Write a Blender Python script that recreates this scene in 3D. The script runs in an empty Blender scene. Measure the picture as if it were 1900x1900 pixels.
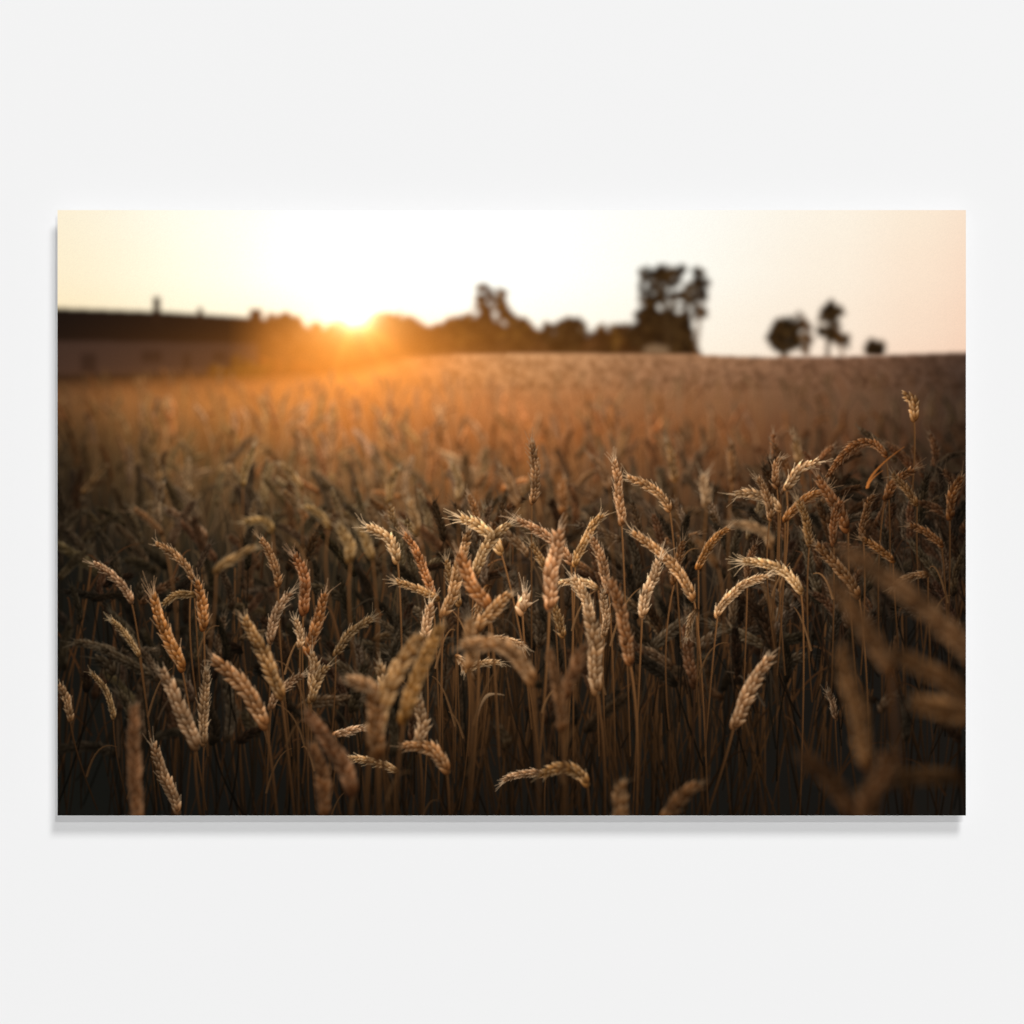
import bpy, math, time
import numpy as np
T0=time.time()
rng=np.random.default_rng(5)
# ------------------------------------------------------------------ printed picture (computed, 1685 x 1123 units)
S=0.8; M=48; X0=107; Y0=390; PW=1685; PH=1123
CW=int((PW+2*M)*S); CH=int((PH+2*M)*S)
def sr(c):
    c=np.asarray(c,dtype=np.float32)/255.0
    return np.where(c<=0.04045,c/12.92,((c+0.055)/1.055)**2.4).astype(np.float32)
YY,XX=np.mgrid[0:CH,0:CW].astype(np.float32)
PX=XX/S-M+X0; PY=YY/S-M+Y0
def cx(x): return (x-X0+M)*S
def cy(y): return (y-Y0+M)*S
def grid_colour(xs,ys,rows,x,y):
    g=sr(np.array(rows,dtype=np.float32))
    xi=np.interp(x,xs,np.arange(len(xs))); yi=np.interp(y,ys,np.arange(len(ys)))
    x0=np.clip(np.floor(xi).astype(int),0,len(xs)-2); y0=np.clip(np.floor(yi).astype(int),0,len(ys)-2)
    fx=(xi-x0); fy=(yi-y0)
    fx=(fx*fx*(3-2*fx)*0.5+fx*0.5)[...,None]; fy=(fy*fy*(3-2*fy)*0.5+fy*0.5)[...,None]
    return ((g[y0,x0]*(1-fx)+g[y0,x0+1]*fx)*(1-fy)+(g[y0+1,x0]*(1-fx)+g[y0+1,x0+1]*fx)*fy).astype(np.float32)
def new_layer(): return np.zeros((CH,CW,4),np.float32)
idmap=np.zeros((CH,CW),np.int16)      # 0 = wheat field
def disc_blur(a,r):
    r=r*S
    if r<0.35: return a
    k=np.clip(r+0.5-np.hypot(np.minimum(XX,CW-XX),np.minimum(YY,CH-YY)),0,1)
    k/=k.sum(); K=np.fft.rfft2(k)
    out=np.empty_like(a)
    for c in range(a.shape[2]):
        out[...,c]=np.fft.irfft2(np.fft.rfft2(a[...,c])*K,s=(CH,CW))
    return np.clip(out,0,None)
def over(bg,l): return l[...,:3]+bg*(1-np.clip(l[...,3:4],0,1))
SHG=np.array([0.92,1.10,1.34],np.float32)
def splat(L,x,y,ang,ln,wd,col,alpha=1.0,point=0.35,shade=0.55,light=(0,-1),oid=None,tipcol=None):
    """tear-drop shaped husk, direction ang (image space, y down)"""
    X=cx(x);Y=cy(y);a=ln*S/2;b=max(wd*S/2,0.45)
    R=max(a,b)+1.5
    x0=int(max(0,X-R));x1=int(min(CW,X+R+2));y0=int(max(0,Y-R));y1=int(min(CH,Y+R+2))
    if x1<=x0 or y1<=y0: return
    dx=XX[y0:y1,x0:x1]-X; dy=YY[y0:y1,x0:x1]-Y
    c=math.cos(ang);s=math.sin(ang)
    u=(dx*c+dy*s)/a; v=(-dx*s+dy*c)
    uu=np.clip(u,-1,1)
    w=np.sqrt(np.clip(1-uu*uu,0,1))*(1-point*uu)*b+1e-4
    A=np.clip(w-np.abs(v)+0.5,0,1)*(np.abs(u)<1.0)*alpha
    q=np.clip(v/np.maximum(w,0.6),-1,1)
    nx=-s*q; ny=c*q
    lit=nx*light[0]+ny*light[1]
    sh=(1-shade)+shade*np.sqrt(np.clip(1-q*q,0,1))
    sh=sh*(0.60+0.50*uu)*(1+0.55*lit)
    sh=np.clip(sh,0.04,2)[...,None]
    colp=np.asarray(col,np.float32)[None,None,:]*sh**SHG
    if tipcol is not None:
        k=np.clip(uu*1.15,0,1)[...,None]**1.6*np.clip(.5+.6*lit,0,1)[...,None]
        colp=colp*(1-k)+np.asarray(tipcol,np.float32)*k
    T=L[y0:y1,x0:x1]
    A3=A[...,None]
    T[...,:3]=colp*A3+T[...,:3]*(1-A3)
    T[...,3:]=A3+T[...,3:]*(1-A3)
    if oid is not None: idmap[y0:y1,x0:x1][A>0.4]=oid
def stroke(L,pts,w0,w1,c0,c1,alpha=1.0,oid=None):
    pts=np.asarray(pts,np.float32);n=len(pts)-1
    for i in range(n):
        p=pts[i];q=pts[i+1];t=(i+.5)/n
        w=(w0*(1-t)+w1*t)*S; al=alpha
        if w<0.8: al=alpha*w/0.8; w=0.8
        ax,ay,bx,by=cx(p[0]),cy(p[1]),cx(q[0]),cy(q[1])
        x0=int(max(0,min(ax,bx)-w-1));x1=int(min(CW,max(ax,bx)+w+2));y0=int(max(0,min(ay,by)-w-1));y1=int(min(CH,max(ay,by)+w+2))
        if x1<=x0 or y1<=y0: continue
        dx=XX[y0:y1,x0:x1]-ax;dy=YY[y0:y1,x0:x1]-ay
        ex=bx-ax;ey=by-ay;l2=ex*ex+ey*ey+1e-5
        h=np.clip((dx*ex+dy*ey)/l2,0,1)
        d=np.hypot(dx-ex*h,dy-ey*h)
        A=np.clip(w/2-d+0.5,0,1)*al
        side=(dx*ey-dy*ex)/math.sqrt(l2)/max(w,1)
        col=(np.asarray(c0)*(1-t)+np.asarray(c1)*t)[None,None,:]*(1+0.7*np.clip(side,-.5,.5))[...,None]
        Tt=L[y0:y1,x0:x1];A3=A[...,None]
        Tt[...,:3]=col*A3+Tt[...,:3]*(1-A3); Tt[...,3:]=A3+Tt[...,3:]*(1-A3)
        if oid is not None: idmap[y0:y1,x0:x1][A>0.4]=oid
def bez(p0,p1,p2,n):
    t=np.linspace(0,1,n)[:,None];p0,p1,p2=map(lambda p:np.asarray(p,np.float32),(p0,p1,p2))
    return (1-t)**2*p0+2*t*(1-t)*p1+t*t*p2
BEI=sr((206,164,120));ORA=sr((196,118,56));BRN=sr((134,88,52));OLI=sr((184,146,92));PNK=sr((190,136,86))
HI=sr((246,214,172))
STC=sr((140,94,54))
def fall(x,y):
    f=1.0-0.8*np.clip((y-1130)/400,0,1)
    f*=1-0.5*np.clip((320-x)/260,0,1)
    f*=1-0.4*np.clip((x-1500)/290,0,1)
    return f
def ear(L,base,tip,w,col,br=1.0,ctrl=None,oid=None,awn=1.0,detail=True):
    base=np.array(base,np.float32);tip=np.array(tip,np.float32)
    ln=float(np.hypot(*(tip-base)))
    if ctrl is None:
        d=(tip-base); nrm=np.array([-d[1],d[0]])/max(ln,1)
        if nrm[1]>0: nrm=-nrm
        ctrl=(base+tip)/2+nrm*ln*0.12*rng.uniform(0.0,1.7)
    P=bez(base,ctrl,tip,24)
    tt=np.linspace(0,1,24)
    P=P+(np.sin(tt*math.pi*rng.uniform(1.5,3.2)+rng.uniform(0,6))*w*.06)[:,None]*np.array([1,.5],np.float32)
    seg=np.hypot(*np.diff(P,axis=0).T);ln=float(seg.sum());cum=np.r_[0,np.cumsum(seg)]/ln
    w=w*rng.uniform(.92,1.06)
    n=max(4,int(ln/(w*0.355)))
    lx=(655-base[0])/1000.;light=np.array([lx,-1.0]);light/=np.hypot(*light)
    def at(t):
        return np.array([np.interp(t,cum,P[:,0]),np.interp(t,cum,P[:,1])])
    hue=np.array([1,rng.uniform(.95,1.05),rng.uniform(.86,1.12)],np.float32)
    col=np.asarray(col)*hue
    lcol=col*br
    hic=(col*.5+HI*.5*(col.mean()/BEI.mean()))
    awc=hic*br*.95
    a_t=math.atan2(*(P[-1]-P[-3])[::-1])
    for k in range(int(rng.integers(4,9)) if awn>.2 else 0):
        aa=a_t+rng.normal(0,0.36);l=w*rng.uniform(0.4,1.6)*awn
        e=P[-1]+l*np.array([math.cos(aa),math.sin(aa)])
        m=(P[-1]+e)/2+rng.normal(0,w*.06,2)
        stroke(L,[P[-2],m,e],1.6,0.4,awc,awc*0.7,0.85,None)
    stroke(L,P,w*.44,w*.22,lcol*.2,lcol*.2,1,oid)
    ph=rng.uniform(0,6)
    for i in range(n-1,-1,-1):
        t=(i+0.45+rng.uniform(-.12,.12))/n
        p=at(t);q=at(min(t+.06,1));r0=at(max(t-.06,0));a=math.atan2(q[1]-r0[1],q[0]-r0[0])
        f=(0.72+0.78*t-1.03*t*t)*1.12
        nx,ny=-math.sin(a),math.cos(a)
        seg_b=1+.2*math.sin(ph+i*.9)
        for sd in ((1,-1) if i%2 else (-1,1)):
            sp=a+sd*(0.46+rng.uniform(-.22,.22))
            off=w*0.225*f*sd*rng.uniform(.8,1.2)
            up=(nx*sd*light[0]+ny*sd*light[1])
            b=br*rng.uniform(0.5,1.3)*seg_b*(1+0.48*up)
            c=col*b
            st=(0.17*w if sd>0 else -0.03*w)+rng.normal(0,.035*w)
            px=p[0]+nx*off+math.cos(a)*st;py=p[1]+ny*off+math.sin(a)*st
            lw=w*rng.uniform(.70,.98)*f**.5
            if awn>0 and rng.random()<.75:
                tx=px+math.cos(sp)*lw*.45;ty=py+math.sin(sp)*lw*.45;l=w*rng.uniform(.1,.55)*awn
                aa=sp-sd*rng.uniform(0,.35)
                stroke(L,[(tx,ty),(tx+l*math.cos(aa),ty+l*math.sin(aa))],1.6,.5,awc*b/br,awc*.8,.75,None)
            splat(L,px,py,sp,lw,w*rng.uniform(.33,.40)*f**.5,c,1,0.5,.8,light,oid,tipcol=hic*b*1.3)
        if detail:
            b=br*rng.uniform(.5,1.15)*seg_b
            lw=w*rng.uniform(.55,.78)*f**.5
            splat(L,p[0]+math.cos(a)*.2*w+nx*rng.normal(0,.06*w),p[1]+math.sin(a)*.2*w+ny*rng.normal(0,.06*w),a+rng.uniform(-.35,.35),lw,w*.32*f**.5,col*b,1,0.48,.8,light,oid,tipcol=hic*b*1.2)
def stem(L,base,foot,w,col,br=1.0,bend=None,d0=None,oid=None):
    base=np.array(base,np.float32);foot=np.array(foot,np.float32)
    h=foot[1]-base[1]
    if d0 is None: c=(base[0]*0.55+foot[0]*.45+(base[0]-foot[0])*.25+rng.normal(0,10),base[1]+h*.38)
    else: c=(base[0]+d0[0],base[1]+d0[1])
    P=bez(base,c,foot,16)
    for k in range(0,15,5):
        q=P[k:k+6]
        f0=fall(q[0][0],q[0][1])*(1-.6*k/15);f1=fall(q[-1][0],q[-1][1])*(1-.6*(k+5)/15)
        stroke(L,q,w,w,np.asarray(col)*br*f0,np.asarray(col)*br*f1,1,oid)

# --- sky
sky=grid_colour([60,107,400,650,950,1250,1550,1700,1840],[340,400,500,600,700],[
 [(252,237,206),(253,240,214),(255,250,234),(255,254,250),(255,254,250),(255,253,245),(254,243,226),(252,235,214),(249,225,202)],
 [(252,237,204),(253,240,212),(255,252,236),(255,255,252),(255,255,252),(255,253,245),(254,243,226),(252,234,212),(249,223,199)],
 [(252,234,196),(253,238,206),(255,249,226),(255,255,248),(255,255,246),(255,252,241),(254,240,221),(252,230,207),(249,218,193)],
 [(252,228,186),(253,232,192),(255,241,210),(255,246,216),(255,249,232),(255,246,230),(253,235,214),(250,224,200),(247,211,185)],
 [(252,228,186),(253,230,190),(255,234,194),(255,236,192),(255,243,218),(255,240,218),(253,227,203),(249,215,189),(245,204,177)]],PX,PY)
d=np.hypot((PX-700)/380,(PY-540)/170);sky=sky*(1+0.3*np.exp(-d*d)[...,None])
pic=sky
IDS={}
def nid(name,label=None,blur=False):
    i=len(IDS)+1;IDS[i]=(name,label);return i
SKY=nid('sky','pale cream to peach sunset sky with a white glow')
htop=np.interp(PX[0],[60,107,400,560,640,700,760,840,1000,1300,1400,1560,1792,1840],[712,712,706,700,694,680,664,657,655,657,661,660,652,650])
idmap[PY<htop[None,:]]=SKY
# --- distant buildings, hedge and trees
B=new_layer()
def fillmask(L,m,col,oid):
    L[m]=np.r_[np.asarray(col,np.float32),1]; idmap[m&(PY<htop[None,:])]=oid
TREEL=nid('hedge','dark row of bushes with orange sun glow through it')
rough=np.interp(np.arange(CW),np.arange(0,CW+12,9),rng.normal(0,5,len(np.arange(0,CW+12,9))))
ot=np.interp(PX[0],[440,490,520,545,570,600,630,655,690,720,750,790,830,870,980,1005,1090,1170,1285,1300,1310],[600,594,577,596,610,611,594,606,582,574,586,605,603,598,613,622,627,608,635,655,720])+rough
m=(PY>ot[None,:])&(PX>450)&(PX<1300)&(PY<htop[None,:]+26)
fillmask(B,m,sr((62,38,20)),TREEL)
for k in range(500):
    x=rng.uniform(500,1285);yt=ot[int(cx(x))];y=rng.uniform(yt-2,650)
    splat(B,x,y,rng.uniform(0,6),rng.uniform(12,26),rng.uniform(10,20),sr((72,46,24))*rng.uniform(.45,1.8),.8,.1,.3,(0,-1),TREEL)
def crown(name,lab,parts,cols):
    o=nid(name,lab)
    for (x,y,rx,ry,den) in parts:
        y=y+2
        n=int(rx*ry*den/15)
        for k in range(n):
            a=rng.uniform(0,2*math.pi);r=rng.random()**.62*(1+.14*math.sin(3*a+x))
            qx=x+rx*r*math.cos(a);qy=y+ry*r*math.sin(a)
            if qy>htop[int(np.clip(cx(qx),0,CW-1))]+6: continue
            c=cols[int(rng.integers(len(cols)))]
            s=rng.uniform(8,17)
            splat(B,qx,qy,rng.uniform(0,6.28),s,s*.85,c,1,.1,.3,(0,-1),o)
    return o
dk=[sr((56,39,20)),sr((82,60,32)),sr((42,29,15))]
mk=[sr((90,58,26)),sr((118,82,36)),sr((64,42,20))]
crown('tree','rounded leafy tree with bright gaps in its crown',[(905,592,54,40,.7),(908,552,30,26,.75),(955,614,42,30,1.1),(858,608,38,26,1.0)],mk)
crown('tree','low dark round tree beside the hedge',[(1046,620,38,32,1.6),(1062,602,20,18,1.0)],dk)
crown('tree','small rounded tree in the hedge row',[(1140,620,36,26,.9)],mk)
o=crown('tree','tall dark leafy tree with gaps of bright sky',[(1230,622,62,38,2.3),(1228,596,50,28,1.5),(1208,530,26,38,1.0),(1242,506,34,20,1.15),(1246,552,22,24,.6),(1294,522,20,24,1.2),(1284,566,28,34,.65),(1199,570,18,24,.8)],dk)
stroke(B,[(1240,655),(1236,590),(1222,530)],14,8,dk[0],dk[0],1,o)
stroke(B,[(1245,620),(1272,570),(1292,530)],9,6,dk[0],dk[0],1,o)
stroke(B,[(1290,655),(1296,600),(1298,560)],8,6,mk[0],mk[0],.8,o)
o=crown('tree','dark rounded tree standing alone on the field edge',[(1452,622,32,29,1.9),(1474,600,17,17,.8)],dk)
stroke(B,[(1454,668),(1454,640)],14,12,dk[0],dk[0],1,o)
o=crown('tree','thin sparse tree against the pale sky',[(1490,598,13,28,.55),(1496,634,11,16,.6)],mk)
stroke(B,[(1497,664),(1494,610),(1490,585)],8,5,mk[0],mk[0],.8,o)
o=crown('tree','slender tree with two clumps of foliage',[(1540,576,20,20,1.7),(1535,608,22,20,.9),(1558,630,20,14,.9)],dk)
stroke(B,[(1533,666),(1536,620),(1540,585)],9,6,dk[0],dk[0],1,o)
stroke(B,[(1562,664),(1556,625),(1548,600)],7,5,mk[0],mk[0],.9,o)
crown('bush','low dark bush on the horizon',[(1622,641,20,14,2.2),(1622,650,16,8,2)],dk)
SH=nid('shed','small pale shed beside the tall tree')
fillmask(B,(PX>1193)&(PX<1240)&(PY>638+np.abs(PX-1215)*.25)&(PY<656),sr((124,98,72)),SH)
BR=nid('barn','long barn with dark roof and dim grey-brown wall')
rt=np.interp(PX[0],[60,107,300,440,500],[567,570,577,586,592])
m=(PX<495+0.15*(PY-590))&(PY>rt[None,:])&(PY<htop[None,:]+34)
fillmask(B,m,sr((17,12,11)),BR)
m2=m&(PY>632+(PX-107)*.012)&(PX<478)
B[m2,:3]=sr((56,41,35))
for (a,b,c,e) in ((150,178,655,690),(262,300,650,672),(340,352,655,690),(395,420,652,670)):
    B[(PX>a)&(PX<b)&(PY>c)&(PY<e)&m2,:3]=sr((34,25,23))
m3=m&(PY>694);B[m3,:3]=sr((32,23,17))
for (a,b,c) in ((283,297,550),(366,376,570),(462,486,573)):
    mm=(PX>a)&(PX<b)&(PY>c)&(PY<600);fillmask(B,mm,sr((28,18,14)),BR)
for k in range(80):
    splat(B,rng.normal(455,30),rng.normal(688,8),0,20,12,sr((108,70,22)),.8,.1,.3,(0,-1),TREEL)
for k in range(60):
    splat(B,rng.uniform(480,760),rng.normal(684,10),0,22,14,sr((128,68,28)),.6,.1,.3,(0,-1),TREEL)
B=disc_blur(disc_blur(B,9),5)
pic=over(pic,B)
# --- field base tone
FX=[60,107,400,650,950,1250,1550,1792,1840];FY=[650,700,740,800,860,950,1050,1200,1513,1600]
FC=[[(60,40,28),(62,42,28),(116,68,38),(200,122,62),(198,148,104),(174,128,92),(138,100,76),(80,58,46),(74,54,44)],
 [(64,42,28),(70,46,30),(134,80,42),(206,124,60),(186,134,90),(156,112,80),(124,88,64),(70,52,42),(64,48,40)],
 [(90,60,36),(104,70,42),(168,106,54),(200,118,54),(174,112,68),(142,96,62),(108,76,54),(64,48,38),(58,44,34)],
 [(60,44,27),(68,49,29),(132,86,44),(168,98,45),(160,92,46),(132,80,44),(92,61,41),(54,40,31),(50,36,28)],
 [(40,31,20),(44,35,22),(92,67,38),(116,76,41),(118,74,38),(96,60,35),(66,44,30),(40,30,24),(38,28,22)],
 [(25,22,16),(28,23,17),(52,42,28),(62,48,30),(64,46,28),(50,36,24),(38,28,20),(27,21,17),(26,20,16)],
 [(20,18,14),(20,18,14),(30,26,19),(35,29,20),(40,30,21),(34,26,19),(27,22,17),(24,20,17),(24,19,16)],
 [(18,17,14),(18,17,14),(22,19,15),(25,21,16),(29,23,17),(26,21,16),(22,19,16),(23,20,17),(23,20,17)],
 [(18,18,15),(18,18,15),(17,16,14),(19,17,14),(21,18,15),(20,18,15),(20,18,16),(24,21,18),(24,21,18)],
 [(18,18,15),(18,18,15),(17,16,14),(19,17,14),(21,18,15),(20,18,15),(20,18,16),(24,21,18),(24,21,18)]]
fcol=grid_colour(FX,FY,FC,PX,PY)
F=new_layer()
m=PY>htop[None,:]
F[...,:3]=fcol*m[...,None];F[...,3]=m
for k in range(1300):     # faint distant seed heads
    x=rng.uniform(700,1830);y=662+rng.random()**1.1*60
    if y<htop[int(cx(x))]+4: continue
    splat(F,x,y,rng.normal(0,.5),rng.uniform(8,22),rng.uniform(3,8),grid_colour(FX,FY,FC,np.array([x]),np.array([y]))[0]*rng.uniform(.7,1.3),.6,.0,.2,(0,-1),None)
F1=disc_blur(disc_blur(F,6),5);F2=disc_blur(F,15)
wl=np.clip((860-PX)/160,0,1)[...,None]
pic=over(pic,F1*(1-wl)+F2*wl)
# sun and its glow
def g(x,y,sx,sy): return np.exp(-0.5*(((PX-x)/sx)**2+((PY-y)/sy)**2))[...,None]
bm_=(1-.75*np.clip((490-PX)/70,0,1)*np.clip((705-PY)/30,0,1))[...,None]
pic=pic+bm_*(g(657,578,22,18)*np.array([3.0,2.4,1.6],np.float32)+g(655,590,54,34)*np.array([1.0,.50,.15],np.float32))
pic=pic+bm_*(g(650,645,112,54)*np.array([.66,.205,.022],np.float32)+g(680,662,225,76)*np.array([.19,.066,.010],np.float32))
for k in range(8):
    a=math.radians(rng.uniform(35,125));
    dx=PX-657;dy=PY-585;al=dx*math.cos(a)+dy*math.sin(a);ac=-dx*math.sin(a)+dy*math.cos(a)
    pic=pic+(np.exp(-.5*(ac/(4+.05*np.abs(al)))**2)*np.exp(-np.clip(al,0,None)/60)*(al>0))[...,None]*np.array([.24,.078,.012],np.float32)
def fc(x,y): return grid_colour(FX,FY,FC,np.array([float(x)]),np.array([float(y)]))[0]
# --- out of focus wheat receding into the distance
def band(y0,y1,n,w,blur,k0,k1,hl,stemk,xr=(70,1830),warm=0.3,tall=1.0,leaves=.3,up=0.0,pw=1.5,lb=1.0,strands=0):
    L=new_layer()
    for q in range(strands):
        x=rng.uniform(*xr);y=rng.uniform(y0-10,y1+20);b=fc(x,y)
        l=w*rng.uniform(3,7);a=rng.normal(-1.57,.38)
        c=(b*.5+PNK/PNK.mean()*b.mean()*.5)*rng.uniform(.7,k1*.8)
        stroke(L,bez((x,y+l*.6),(x+rng.normal(0,w*.4),y),(x+l*.5*math.cos(a),y+l*.5*math.sin(a)),6),w*.2,w*.06,c*.6,c)
    ys=np.sort(rng.uniform(y0,y1,n))
    for y in ys:
        x=rng.uniform(*xr)
        t=(y-y0)/(y1-y0+1e-3);ww=w*(.85+.35*t)*rng.uniform(.8,1.1)
        base=fc(x,y)
        lum=base.mean()
        r=rng.random()
        tint=ORA/ORA.mean() if r<warm else (PNK/PNK.mean() if r<.6 else BEI/BEI.mean())
        if x<800 and rng.random()<.3: tint=OLI/OLI.mean()
        k=k0+(k1-k0)*rng.random()**pw
        if x<1000: k*=lb
        col=(base*.35+tint*lum*.65)*k
        mode=rng.random()
        ang=math.radians(-90+(rng.normal(-28,28) if mode<.6 else rng.normal(18,30))*(1-up))
        ln=ww*rng.uniform(3.3,5.0)
        bx,by=x,y
        tip=(bx+ln*math.cos(ang),by+ln*math.sin(ang)*(1 if mode<.82 else .3))
        foot=(bx+rng.normal(0,35),by+rng.uniform(120,220)*tall)
        stem(L,(bx,by),foot,max(2.0,ww*.13),col*stemk,1.0)
        if rng.random()<leaves:
            a=rng.uniform(-2.3,-.8);l=ww*rng.uniform(2.5,5.5);o=rng.uniform(10,90)
            stroke(L,bez((bx,by+o),(bx+l*.5*math.cos(a),by+o+l*.7*math.sin(a)),(bx+l*math.cos(a),by+o+l*.7*math.sin(a)),6),ww*.2,1,col*.5,col*.9)
        ear(L,(bx,by),tip,ww,col,1.0,None,None,awn=hl,detail=ww>14)
    return disc_blur(L,blur)
pic=over(pic,band(708,770,200,8,9.5,1.1,1.8,0,.8,up=.5,strands=350)*np.float32(.7))
pic=over(pic,band(762,850,190,11,8.5,1.3,2.9,0,.8,up=.4,warm=.45,lb=1.1,strands=420))
pic=over(pic,band(840,915,150,15,7.5,1.3,3.6,0,.6,up=.3,warm=.3,lb=1.2,strands=330))
pic=pic+g(650,722,260,58)*np.array([.13,.044,.006],np.float32)
pic=over(pic,band(905,985,125,18,5.6,1.3,4.8,.3,.5,warm=.25,lb=1.25,leaves=.45,strands=260))
pic=over(pic,band(970,1065,120,20,3.8,1.1,5.6,.6,.4,warm=.25,lb=1.2,leaves=.45,strands=160))
pic=over(pic,band(850,1150,110,20,2.2,.9,4.2,.8,.4,xr=(1420,1810),warm=.5))
# stalks and leaves, lower field
L=new_layer()
for k in range(480):
    x=rng.uniform(80,1820) if k<280 else rng.normal(980,260)
    y=rng.uniform(1040,1330)
    stem(L,(x,y),(x+rng.normal(0,60),y+rng.uniform(250,480)),rng.uniform(1.8,3.8),STC,rng.uniform(.06,.45))
for k in range(130):
    x=rng.uniform(80,1820);y=rng.uniform(1060,1480);l=rng.uniform(60,170);a=rng.uniform(-2.4,-.7)
    P=bez((x,y),(x+l*.5*math.cos(a),y+l*.8*math.sin(a)),(x+l*math.cos(a),y+l*rng.uniform(.5,.9)*math.sin(a)),8)
    b=rng.uniform(.08,.34)*fall(x,y)
    stroke(L,P,5,1.0,BRN*b,BRN*b*1.6)
pic=over(pic,disc_blur(L,2.0))
pic=over(pic,band(1050,1400,110,21,3.2,1.0,5.5,.7,.5))
pic=over(pic,band(990,1270,110,21,1.4,1.0,9.0,1,.45,xr=(720,1480),warm=.25,pw=2))
pic=over(pic,band(1050,1380,60,21,1.8,1.0,8.0,1,.4,xr=(120,800),warm=.3,pw=2))
pic=over(pic,band(900,1200,60,21,1.1,1.0,6.0,1,.4,xr=(1430,1810),warm=.5,pw=2))
# --- individually composed ears
LAB={0:'sharp ripe wheat ear with short awns on thin stalk',1:'softly blurred wheat ear on a thin stalk',2:'strongly blurred dark wheat ear with smooth stalk'}
def E(bx,by,tx,ty,w,col,br,c=None,foot=None,d0=None,awn=1.0): return (bx,by,tx,ty,w,col,br,c,foot,d0,awn)
MID=[E(1045,950,1046,890,22,ORA,.6,None,(1042,1200)),E(1250,890,1238,820,18,PNK,.5,None,(1262,1100)),
 E(1310,938,1303,884,22,BEI,.65,None,(1312,1200)),E(1358,890,1355,825,19,BRN,.9,None,(1352,1100)),E(1480,862,1474,818,18,PNK,.55,None,(1490,1000)),
 E(650,1040,628,975,25,OLI,.75,None,(660,1250)),E(610,975,565,940,20,OLI,.6,None,(630,1200)),E(690,1035,668,985,22,OLI,.65,None,(700,1250)),
 E(400,1060,470,1015,20,OLI,.5,None,(380,1250)),E(505,985,455,968,20,OLI,.6,(495,955),(520,1200)),E(300,990,250,945,18,BRN,.7,None,(330,1200)),
 E(450,900,470,830,17,OLI,.55,None,(440,1100)),E(560,905,520,860,17,OLI,.6,None,(570,1100)),E(720,930,735,870,18,OLI,.6,None,(715,1100)),E(850,925,838,860,18,BEI,.55,None,(855,1100)),
 E(960,935,930,870,20,PNK,.55,None,(975,1150)),E(775,985,760,930,20,OLI,.7,None,(780,1150)),E(1330,1050,1290,1000,18,BRN,.6,None,(1340,1200)),
 E(1130,905,1100,850,17,PNK,.45,None,(1140,1100)),E(1430,1010,1362,972,22,BEI,.45,(1415,970),(1440,1300))]
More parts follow.
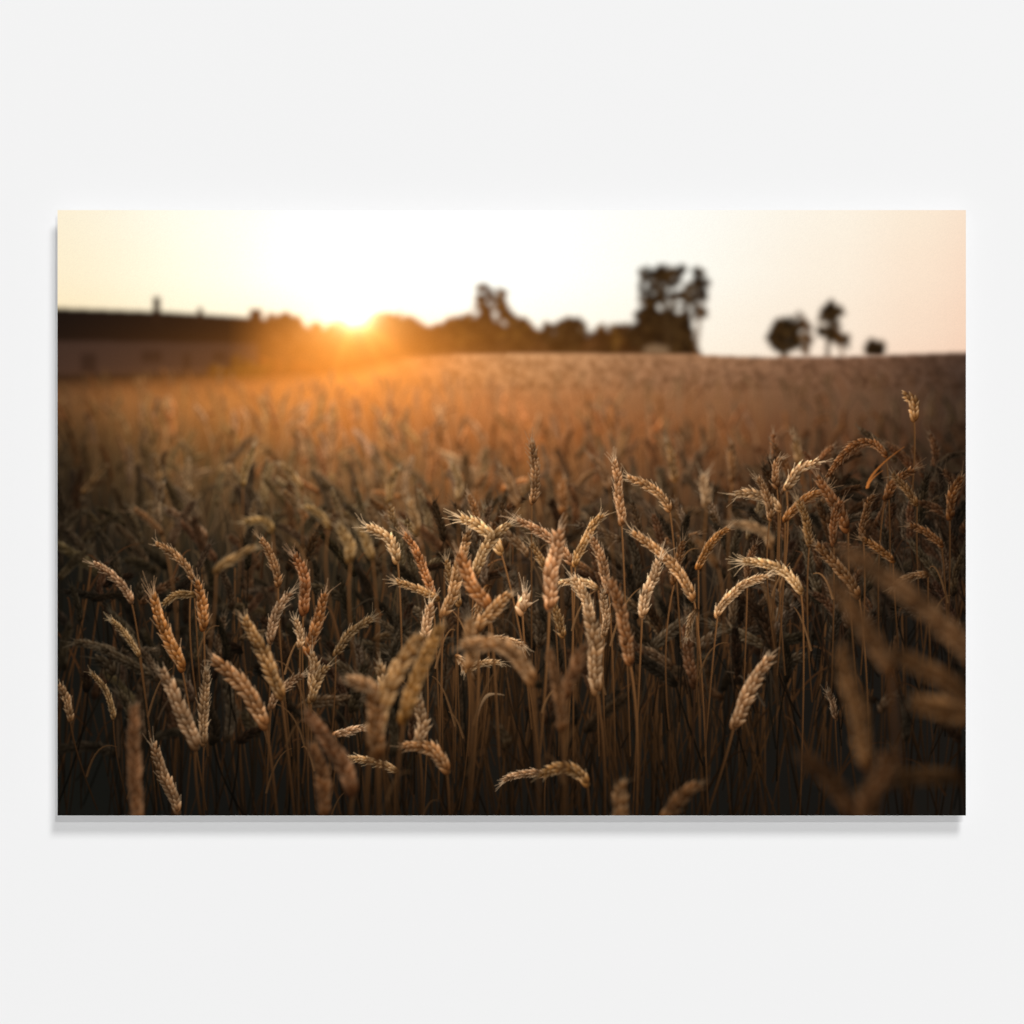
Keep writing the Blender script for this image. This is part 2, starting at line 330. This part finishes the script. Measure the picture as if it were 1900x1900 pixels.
FOC=[E(243,1115,175,1045,21,BEI,.48,(228,1072),(290,1500),(18,60)),E(258,1215,208,1150,17,BEI,.36,None,(300,1500)),E(210,1330,172,1250,15,BEI,.26,None,(240,1500)),
 E(356,1072,290,1008,20,PNK,.55,(340,1030),(385,1400)),E(378,1165,364,1080,25,ORA,.6,None,(385,1400)),E(360,1102,304,1118,18,OLI,.42,(330,1095),(372,1300)),
 E(337,1238,284,1108,28,ORA,.72,(305,1175),(382,1500),(12,60),1.3),E(378,1380,381,1245,23,BEI,.34,None,(380,1540)),
 E(332,1505,284,1382,27,BEI,.30,(305,1440),(345,1600)),E(130,1335,110,1272,20,BEI,.28,None,(180,1500),(5,50)),
 E(515,1085,483,1000,22,PNK,.5,None,(540,1400)),E(500,1190,536,1100,25,BEI,.42,None,(495,1450)),E(562,1135,548,1032,26,ORA,.6,None,(570,1400)),
 E(572,1212,603,1102,27,ORA,.55,None,(560,1450)),E(556,1200,548,1150,20,BEI,.65,None,(565,1400)),E(576,1300,606,1238,25,BEI,.4,None,(575,1540)),
 E(502,1312,556,1252,22,BEI,.36,None,(490,1540)),E(622,1212,686,1146,20,OLI,.32,(640,1175),(600,1500)),E(622,1362,672,1350,20,BEI,.6,None,(610,1500)),
 E(578,1275,578,1215,24,BEI,.48,None,(585,1500)),
 E(985,930,985,822,22,PNK,.5,None,(985,1200)),
 E(737,1040,682,978,26,BEI,1.0,(732,992),(745,1240),(6,60)),E(801,1105,751,992,23,ORA,.85,(786,1040),(815,1400),(8,60)),E(812,1110,736,1078,19,PNK,.85,(775,1090),(820,1400),(8,50)),
 E(822,1142,864,988,27,PNK,.8,(850,1075),(812,1480),(-4,80)),E(879,1062,940,972,27,BEI,.72,(900,1005),(868,1400),(-6,80)),
 E(928,1022,858,962,27,BEI,1.3,(910,980),(1003,1440),(45,150)),E(1058,1042,962,966,24,PNK,.95,(1028,992),(1062,1400),(6,90),1.4),
 E(1066,1048,1114,956,22,PNK,.95,(1078,1000),(1050,1400),None,1.2),E(1128,1095,1099,1000,24,PNK,.72,(1118,1040),(1140,1400)),
 E(1152,970,1139,858,24,PNK,.95,(1150,915),(1168,1400),(6,100),1.2),E(1241,946,1165,886,21,PNK,.9,(1226,902),(1262,1200),(10,60)),
 E(1286,1112,1176,990,26,PNK,1.0,(1258,1040),(1312,1500),(14,60),1.2),E(1190,1142,1224,1038,27,BEI,.88,(1200,1085),(1172,1520),(-4,100)),
 E(1294,1052,1350,980,20,ORA,.6,(1308,1005),(1290,1300)),E(1330,1142,1421,1068,22,BEI,.88,(1350,1085),(1306,1400),(-8,60)),
 E(1484,1098,1378,1040,22,BEI,.95,(1462,1042),(1482,1520),(12,60)),E(1108,1090,1032,1084,18,BEI,.9,(1070,1068),(1120,1350),(8,40)),
 E(1097,1150,1066,1076,27,BEI,.95,(1088,1110),(1110,1400)),E(790,1192,795,1120,26,BEI,.92,None,(785,1500)),
 E(968,1132,972,1104,30,BEI,1.0,None,(985,1350)),E(905,1185,968,1196,16,BEI,.65,(940,1180),(890,1400)),E(845,1215,860,1240,16,BEI,.55,None,(842,1450)),
 E(1290,1130,1275,1180,15,BEI,.3,None,(1300,1300)),E(866,1245,925,1228,17,BEI,.5,(890,1222),(850,1500)),
 E(735,1428,648,1406,20,BEI,.5,(700,1408),(742,1600)),E(1012,1436,935,1446,18,BEI,.5,(975,1425),(1020,1600)),
 E(1694,776,1678,733,27,PNK,.75,(1700,742),(1688,940),(4,60),.15),E(1457,906,1513,856,24,BEI,.85,(1472,868),(1440,1150)),
 E(1440,902,1446,852,20,PNK,.6,(1430,860),(1430,1150)),E(1427,962,1404,888,20,PNK,.5,None,(1435,1200)),E(1455,965,1531,908,24,ORA,.5,(1480,925),(1440,1250)),
 E(1572,982,1514,886,28,ORA,.38,None,(1590,1300)),E(1447,945,1364,916,23,BEI,.55,(1415,908),(1455,1250)),E(1642,845,1535,882,20,ORA,.38,(1600,780),(1650,1100),(8,60)),
 E(1592,1105,1514,1012,26,BRN,.7,(1560,1050),(1610,1400)),E(1640,925,1690,870,22,ORA,.28,None,(1630,1200)),E(1760,960,1780,885,22,ORA,.25,None,(1755,1200)),
 E(1700,935,1655,880,20,PNK,.28,None,(1710,1200)),E(1655,1040,1600,1000,20,ORA,.3,None,(1665,1200)),E(1720,1065,1660,1085,20,PNK,.28,(1690,1060),(1730,1300)),
 E(1745,1010,1690,975,20,ORA,.25,None,(1760,1300)),E(1548,1330,1536,1285,16,BEI,.2,None,(1560,1500)),
 E(905,1085,880,1150,20,PNK,.45,None,(890,1400)),E(1020,1075,985,1010,20,PNK,.5,None,(1035,1400)),E(850,1120,826,1040,20,PNK,.5,None,(855,1400)),
 E(1120,1180,1118,1100,20,BEI,.55,None,(1125,1400)),E(1250,1080,1268,1005,20,BRN,.7,None,(1240,1350)),E(1045,1180,1020,1110,20,PNK,.42,None,(1050,1400)),
 E(1385,1080,1400,1010,18,BRN,.6,None,(1375,1350)),E(1545,1010,1560,930,20,ORA,.3,None,(1540,1300)),E(1600,1000,1618,920,20,BRN,.5,None,(1595,1250)),E(1500,1010,1480,930,20,PNK,.38,None,(1505,1300))]
NE1=[E(1105,1280,1090,1130,34,BEI,.55,(1105,1200),(1120,1540),None,.6),E(905,1122,852,1030,34,ORA,.95,(870,1085),(925,1400),(10,60),.7),E(1018,1127,1036,985,32,PNK,1.1,(1020,1060),(998,1420),(-2,100),.8),
 E(886,1170,944,1104,32,PNK,.8,(905,1130),(870,1500),None,.6),E(1168,1230,1131,1078,27,BRN,1.15,(1160,1150),(1178,1540),None,.6),
 E(522,1292,453,1148,30,PNK,.6,(495,1215),(548,1540),(10,80),.6),E(493,1345,394,1222,35,PNK,.62,(460,1265),(518,1560),(12,70),.6),
 E(362,1382,300,1245,31,BEI,.4,(335,1310),(380,1560),None,.6),E(1360,1345,1422,1218,31,BEI,.58,(1385,1290),(1300,1540),(-10,50),.6),
 E(828,1428,750,1384,30,PNK,.58,(810,1372),(835,1600),(6,60),.6),E(1088,1452,1005,1438,27,PNK,.5,(1058,1402),(1095,1600),(6,40),.6),
 E(775,1380,775,1300,28,BEI,.42,None,(780,1540),None,.6),E(705,1300,705,1235,28,BEI,.5,None,(720,1540),None,.6)]
NE2=[E(985,1262,862,1200,34,PNK,.66,(950,1170),(1000,1560),(10,60),.5),E(870,1240,868,1150,30,PNK,.55,None,(865,1540),None,.5),E(690,1375,775,1180,42,PNK,.66,(715,1270),(680,1560),None,.5),
 E(748,1335,812,1162,36,sr((194,136,62)),.6,(775,1250),(730,1560),None,.5),E(700,1400,690,1290,38,BRN,.8,None,(700,1560),None,.5),E(655,1470,568,1325,38,BRN,.66,(625,1380),(670,1600),None,.5),
 E(700,1285,650,1262,30,PNK,.55,None,(720,1500),None,.5),E(1040,1350,1020,1210,28,BRN,.6,None,(1050,1560),None,.5),E(1050,1290,1085,1200,30,BRN,.65,None,(1040,1540),None,.5),
 E(600,1510,580,1385,32,BRN,.55,None,(610,1600),None,.5),E(1150,1530,1152,1455,36,PNK,.36,None,(1150,1600),None,.5),E(1230,1520,1295,1455,32,BRN,.45,None,(1220,1600),None,.5),
 E(252,1530,246,1312,32,BRN,.6,None,(255,1600),None,.5)]
NE3=[E(1812,1225,1570,1025,46,PNK,.26,(1700,1100),(1900,1400),None,.5),E(1650,1240,1542,1080,40,BRN,.52,(1600,1150),(1700,1560),None,.5),E(1610,1420,1560,1205,46,BRN,.58,(1585,1300),(1620,1600),None,.5),
 E(1800,1300,1655,1215,44,BRN,.36,None,(1900,1500),None,.5),E(1820,1330,1700,1305,50,BRN,.48,None,(1900,1560),None,.5),E(1600,1540,1650,1400,50,BRN,.34,None,(1580,1700),None,.5),
 E(1780,1440,1600,1470,44,BRN,.16,None,(1830,1600),None,.5),E(1580,1500,1490,1400,46,BRN,.2,None,(1600,1600),None,.5)]
def compose(lst,blur,kind,stw,nm='wheat_ear',op=1.0):
    global pic
    L=new_layer()
    order=sorted(range(len(lst)),key=lambda i:max(lst[i][1],lst[i][3]))
    for i in order:
        bx,by,tx,ty,w,col,br,c,foot,d0,awn=lst[i]
        o=nid(nm,LAB[kind])
        sc=STC if kind<2 else BRN
        if kind==0: w=w*.95
        col=np.asarray(col)*.62+PNK*.38*col.mean()/PNK.mean()
        stem(L,(bx,by),foot,stw*(w/26.)**.5,sc,min(.9,.28+.55*br),None,d0,o)
        ear(L,(bx,by),(tx,ty),w,col,br*1.2,c,o,awn)
        if kind<2 and rng.random()<.35:
            s=rng.choice([-1,1]);y=by+rng.uniform(90,200);x=bx+(foot[0]-bx)*(y-by)/(foot[1]-by);l=rng.uniform(50,110)
            b=rng.uniform(.2,.55)*fall(x,y)
            stroke(L,bez((x,y),(x+s*l*.2,y-l*.8),(x+s*l*rng.uniform(.3,.7),y-l*rng.uniform(.6,1.1)),9),4.5,1.0,PNK*b*.7,PNK*b)
    return disc_blur(L,blur)*np.float32(op)
pic=over(pic,compose(MID,4.6,1,3.4))
pic=over(pic,compose(FOC,0.7,0,3.2))
# dry leaves in the focus zone
L=new_layer()
lf=nid('leaf','narrow dry orange leaf catching the light')
stroke(L,bez((1608,902),(1612,872),(1676,828),10),6,.8,ORA*.7,ORA*.4,1,lf)
stroke(L,bez((1606,904),(1616,884),(1636,872),6),3,1,ORA*.9,ORA*.4,1,lf)
lf2=nid('leaf','folded dry leaf among the stalks')
stroke(L,bez((884,1335),(890,1296),(906,1287),8),3,6,BRN*.4,BEI*.35,1,lf2)
stroke(L,bez((906,1287),(918,1284),(934,1288),6),5,1.0,BEI*.4,BEI*.3,1,lf2)
pic=over(pic,disc_blur(L,1.0))
pic=over(pic,compose(NE1,2.2,1,4.2))
pic=over(pic,compose(NE2,5.5,1,5.5))
pic=over(pic,compose(NE3,12.5,2,8,op=.92))
pic=pic+g(650,680,270,110)*np.array([.045,.016,.003],np.float32)
pic=pic*0.985+sr((15,15,12))*0.35
gr=rng.normal(0,1,(CH,CW,1)).astype(np.float32)
pic=pic*(1+0.018*gr)
c0=int(M*S);NX=int(PW*S);NY=int(PH*S)
P=np.clip(pic[c0:c0+NY,c0:c0+NX],0,1.0);ID=idmap[c0:c0+NY,c0:c0+NX]
print('picture',P.shape,'t',time.time()-T0,'ids',len(IDS))

# ------------------------------------------------------------------ scene
scene=bpy.context.scene;col=scene.collection
U=0.001                                   # one picture unit = 1 mm
WID=PW*U;HEI=PH*U
GAP=0.030;TH=0.004
CX=(X0+PW/2-950)*U; CZ=-(Y0+PH/2-950)*U
ZC=1.5
def mat(name):
    m=bpy.data.materials.new(name);m.use_nodes=True;nt=m.node_tree;nt.nodes.clear()
    return m,nt,nt.nodes.new('ShaderNodeOutputMaterial')
mp,nt,out=mat('printed_ink')
at=nt.nodes.new('ShaderNodeAttribute');at.attribute_name='ink';bs=nt.nodes.new('ShaderNodeBsdfDiffuse')
mx=nt.nodes.new('ShaderNodeVectorMath');mx.operation='SCALE';mx.inputs['Scale'].default_value=0.90
nt.links.new(at.outputs['Color'],mx.inputs[0]);nt.links.new(mx.outputs[0],bs.inputs['Color']);nt.links.new(bs.outputs[0],out.inputs[0])
mw,nt,out=mat('smooth_painted_wall')
bs=nt.nodes.new('ShaderNodeBsdfDiffuse');no=nt.nodes.new('ShaderNodeTexNoise');no.inputs['Scale'].default_value=3
tc=nt.nodes.new('ShaderNodeTexCoord');nt.links.new(tc.outputs['Object'],no.inputs['Vector'])
mr=nt.nodes.new('ShaderNodeMapRange');mr.inputs['To Min'].default_value=0.8035;mr.inputs['To Max'].default_value=0.8045
nt.links.new(no.outputs[0],mr.inputs[0]);nt.links.new(mr.outputs[0],bs.inputs['Color']);nt.links.new(bs.outputs[0],out.inputs[0])
me_,nt,out=mat('aluminium_panel')
bs=nt.nodes.new('ShaderNodeBsdfPrincipled');bs.inputs['Base Color'].default_value=(.35,.35,.36,1);bs.inputs['Roughness'].default_value=.5;nt.links.new(bs.outputs[0],out.inputs[0])
def box(name,x0,x1,y0,y1,z0,z1,m,bev=0):
    import bmesh
    bm=bmesh.new();bmesh.ops.create_cube(bm,size=1)
    for v in bm.verts:
        v.co=((x0+x1)/2+v.co.x*(x1-x0),(y0+y1)/2+v.co.y*(y1-y0),(z0+z1)/2+v.co.z*(z1-z0))
    if bev: bmesh.ops.bevel(bm,geom=bm.edges[:],offset=bev,segments=2,affect='EDGES')
    me=bpy.data.meshes.new(name);bm.to_mesh(me);bm.free();me.materials.append(m)
    o=bpy.data.objects.new(name,me);col.objects.link(o);return o
wall=box('wall',-7,7,0,0.15,-5.5,8.5,mw);wall['kind']='structure';wall['label']='smooth very light grey painted wall'
root=bpy.data.objects.new('wall_print',None);root.empty_display_size=.1;col.objects.link(root)
root.location=(CX,0,ZC+CZ);root['category']='wall picture'
root['label']='frameless photo print of a wheat field at sunset on light wall'
pan=box('panel',-WID/2,WID/2,-(GAP+TH),-GAP,-HEI/2,HEI/2,me_);pan.parent=root
for sx in (-1,1):
    for sz in (-1,1):
        b=box('wall_spacer',sx*WID*.38-.03,sx*WID*.38+.03,-GAP,0,sz*HEI*.36-.03,sz*HEI*.36+.03,me_,.002);b.parent=root
xs=np.linspace(-WID/2,WID/2,NX);zs=np.linspace(HEI/2,-HEI/2,NY)
gx,gz=np.meshgrid(xs,zs)
co=np.stack([gx,np.full_like(gx,-(GAP+TH+.0006)),gz],-1).reshape(-1,3).astype(np.float32)
ink=np.ones((NX*NY,4),np.float32);ink[:,:3]=P.reshape(-1,3)
ii=np.arange(NX*NY).reshape(NY,NX)
faces=np.stack([ii[1:,:-1],ii[1:,1:],ii[:-1,1:],ii[:-1,:-1]],-1).reshape(-1,4)
fid=ID[:-1,:-1].reshape(-1)
def sub(name,sel,parent,label):
    f=faces[sel];u,inv=np.unique(f,return_inverse=True);inv=inv.reshape(-1).astype(np.int32)
    me=bpy.data.meshes.new(name);me.vertices.add(len(u));me.vertices.foreach_set('co',co[u].ravel())
    me.loops.add(len(inv));me.loops.foreach_set('vertex_index',inv)
    me.polygons.add(len(f));me.polygons.foreach_set('loop_start',np.arange(0,len(inv),4,dtype=np.int32))
    me.update(calc_edges=True)
    a=me.color_attributes.new('ink','FLOAT_COLOR','POINT');a.data.foreach_set('color',ink[u].ravel())
    me.materials.append(mp);o=bpy.data.objects.new(name,me);col.objects.link(o);o.parent=parent
    if label:o['label']=label
    return o
field=sub('printed_picture',fid==0,root,'printed wheat field glowing orange under a low sun')
for i,(nm,lb) in IDS.items():
    s=fid==i
    if s.sum()>40: sub(nm,s,field,lb)
tgt=np.array([0,0,ZC])
def lamp(name,dirv,dist,e,rad):
    dv=np.array(dirv,float);dv/=np.linalg.norm(dv)
    l=bpy.data.lights.new(name,'POINT');l.shadow_soft_size=rad;cosn=-dv[1]
    l.energy=4*math.pi**2*dist**2*e/cosn
    o=bpy.data.objects.new(name,l);o.location=tgt+dv*dist;col.objects.link(o)
lamp('front_fill_lamp',(0,-1,0),100,.545,.4)  # added fill in place of ambient light; its shadow hides behind the panel
lamp('tight_shadow_lamp',(4.8,-31,12),100,.18,.4)
lamp('soft_shadow_lamp',(11.5,-31,33),100,.395,14)
w=bpy.data.worlds.new('World');scene.world=w;w.use_nodes=True
w.node_tree.nodes['Background'].inputs[0].default_value=(1,1,1,1);w.node_tree.nodes['Background'].inputs[1].default_value=0.0
cam=bpy.data.cameras.new('camera');D=20.0
cam.sensor_width=36;cam.lens=36*(D-GAP)/1.9;cam.clip_end=300;cam.clip_start=.1
co_=bpy.data.objects.new('camera',cam);co_.location=(0,-D,ZC);co_.rotation_euler=(math.pi/2,0,0);col.objects.link(co_);scene.camera=co_
scene.view_settings.view_transform='Standard';scene.view_settings.look='None';scene.view_settings.exposure=0
print('done',time.time()-T0)
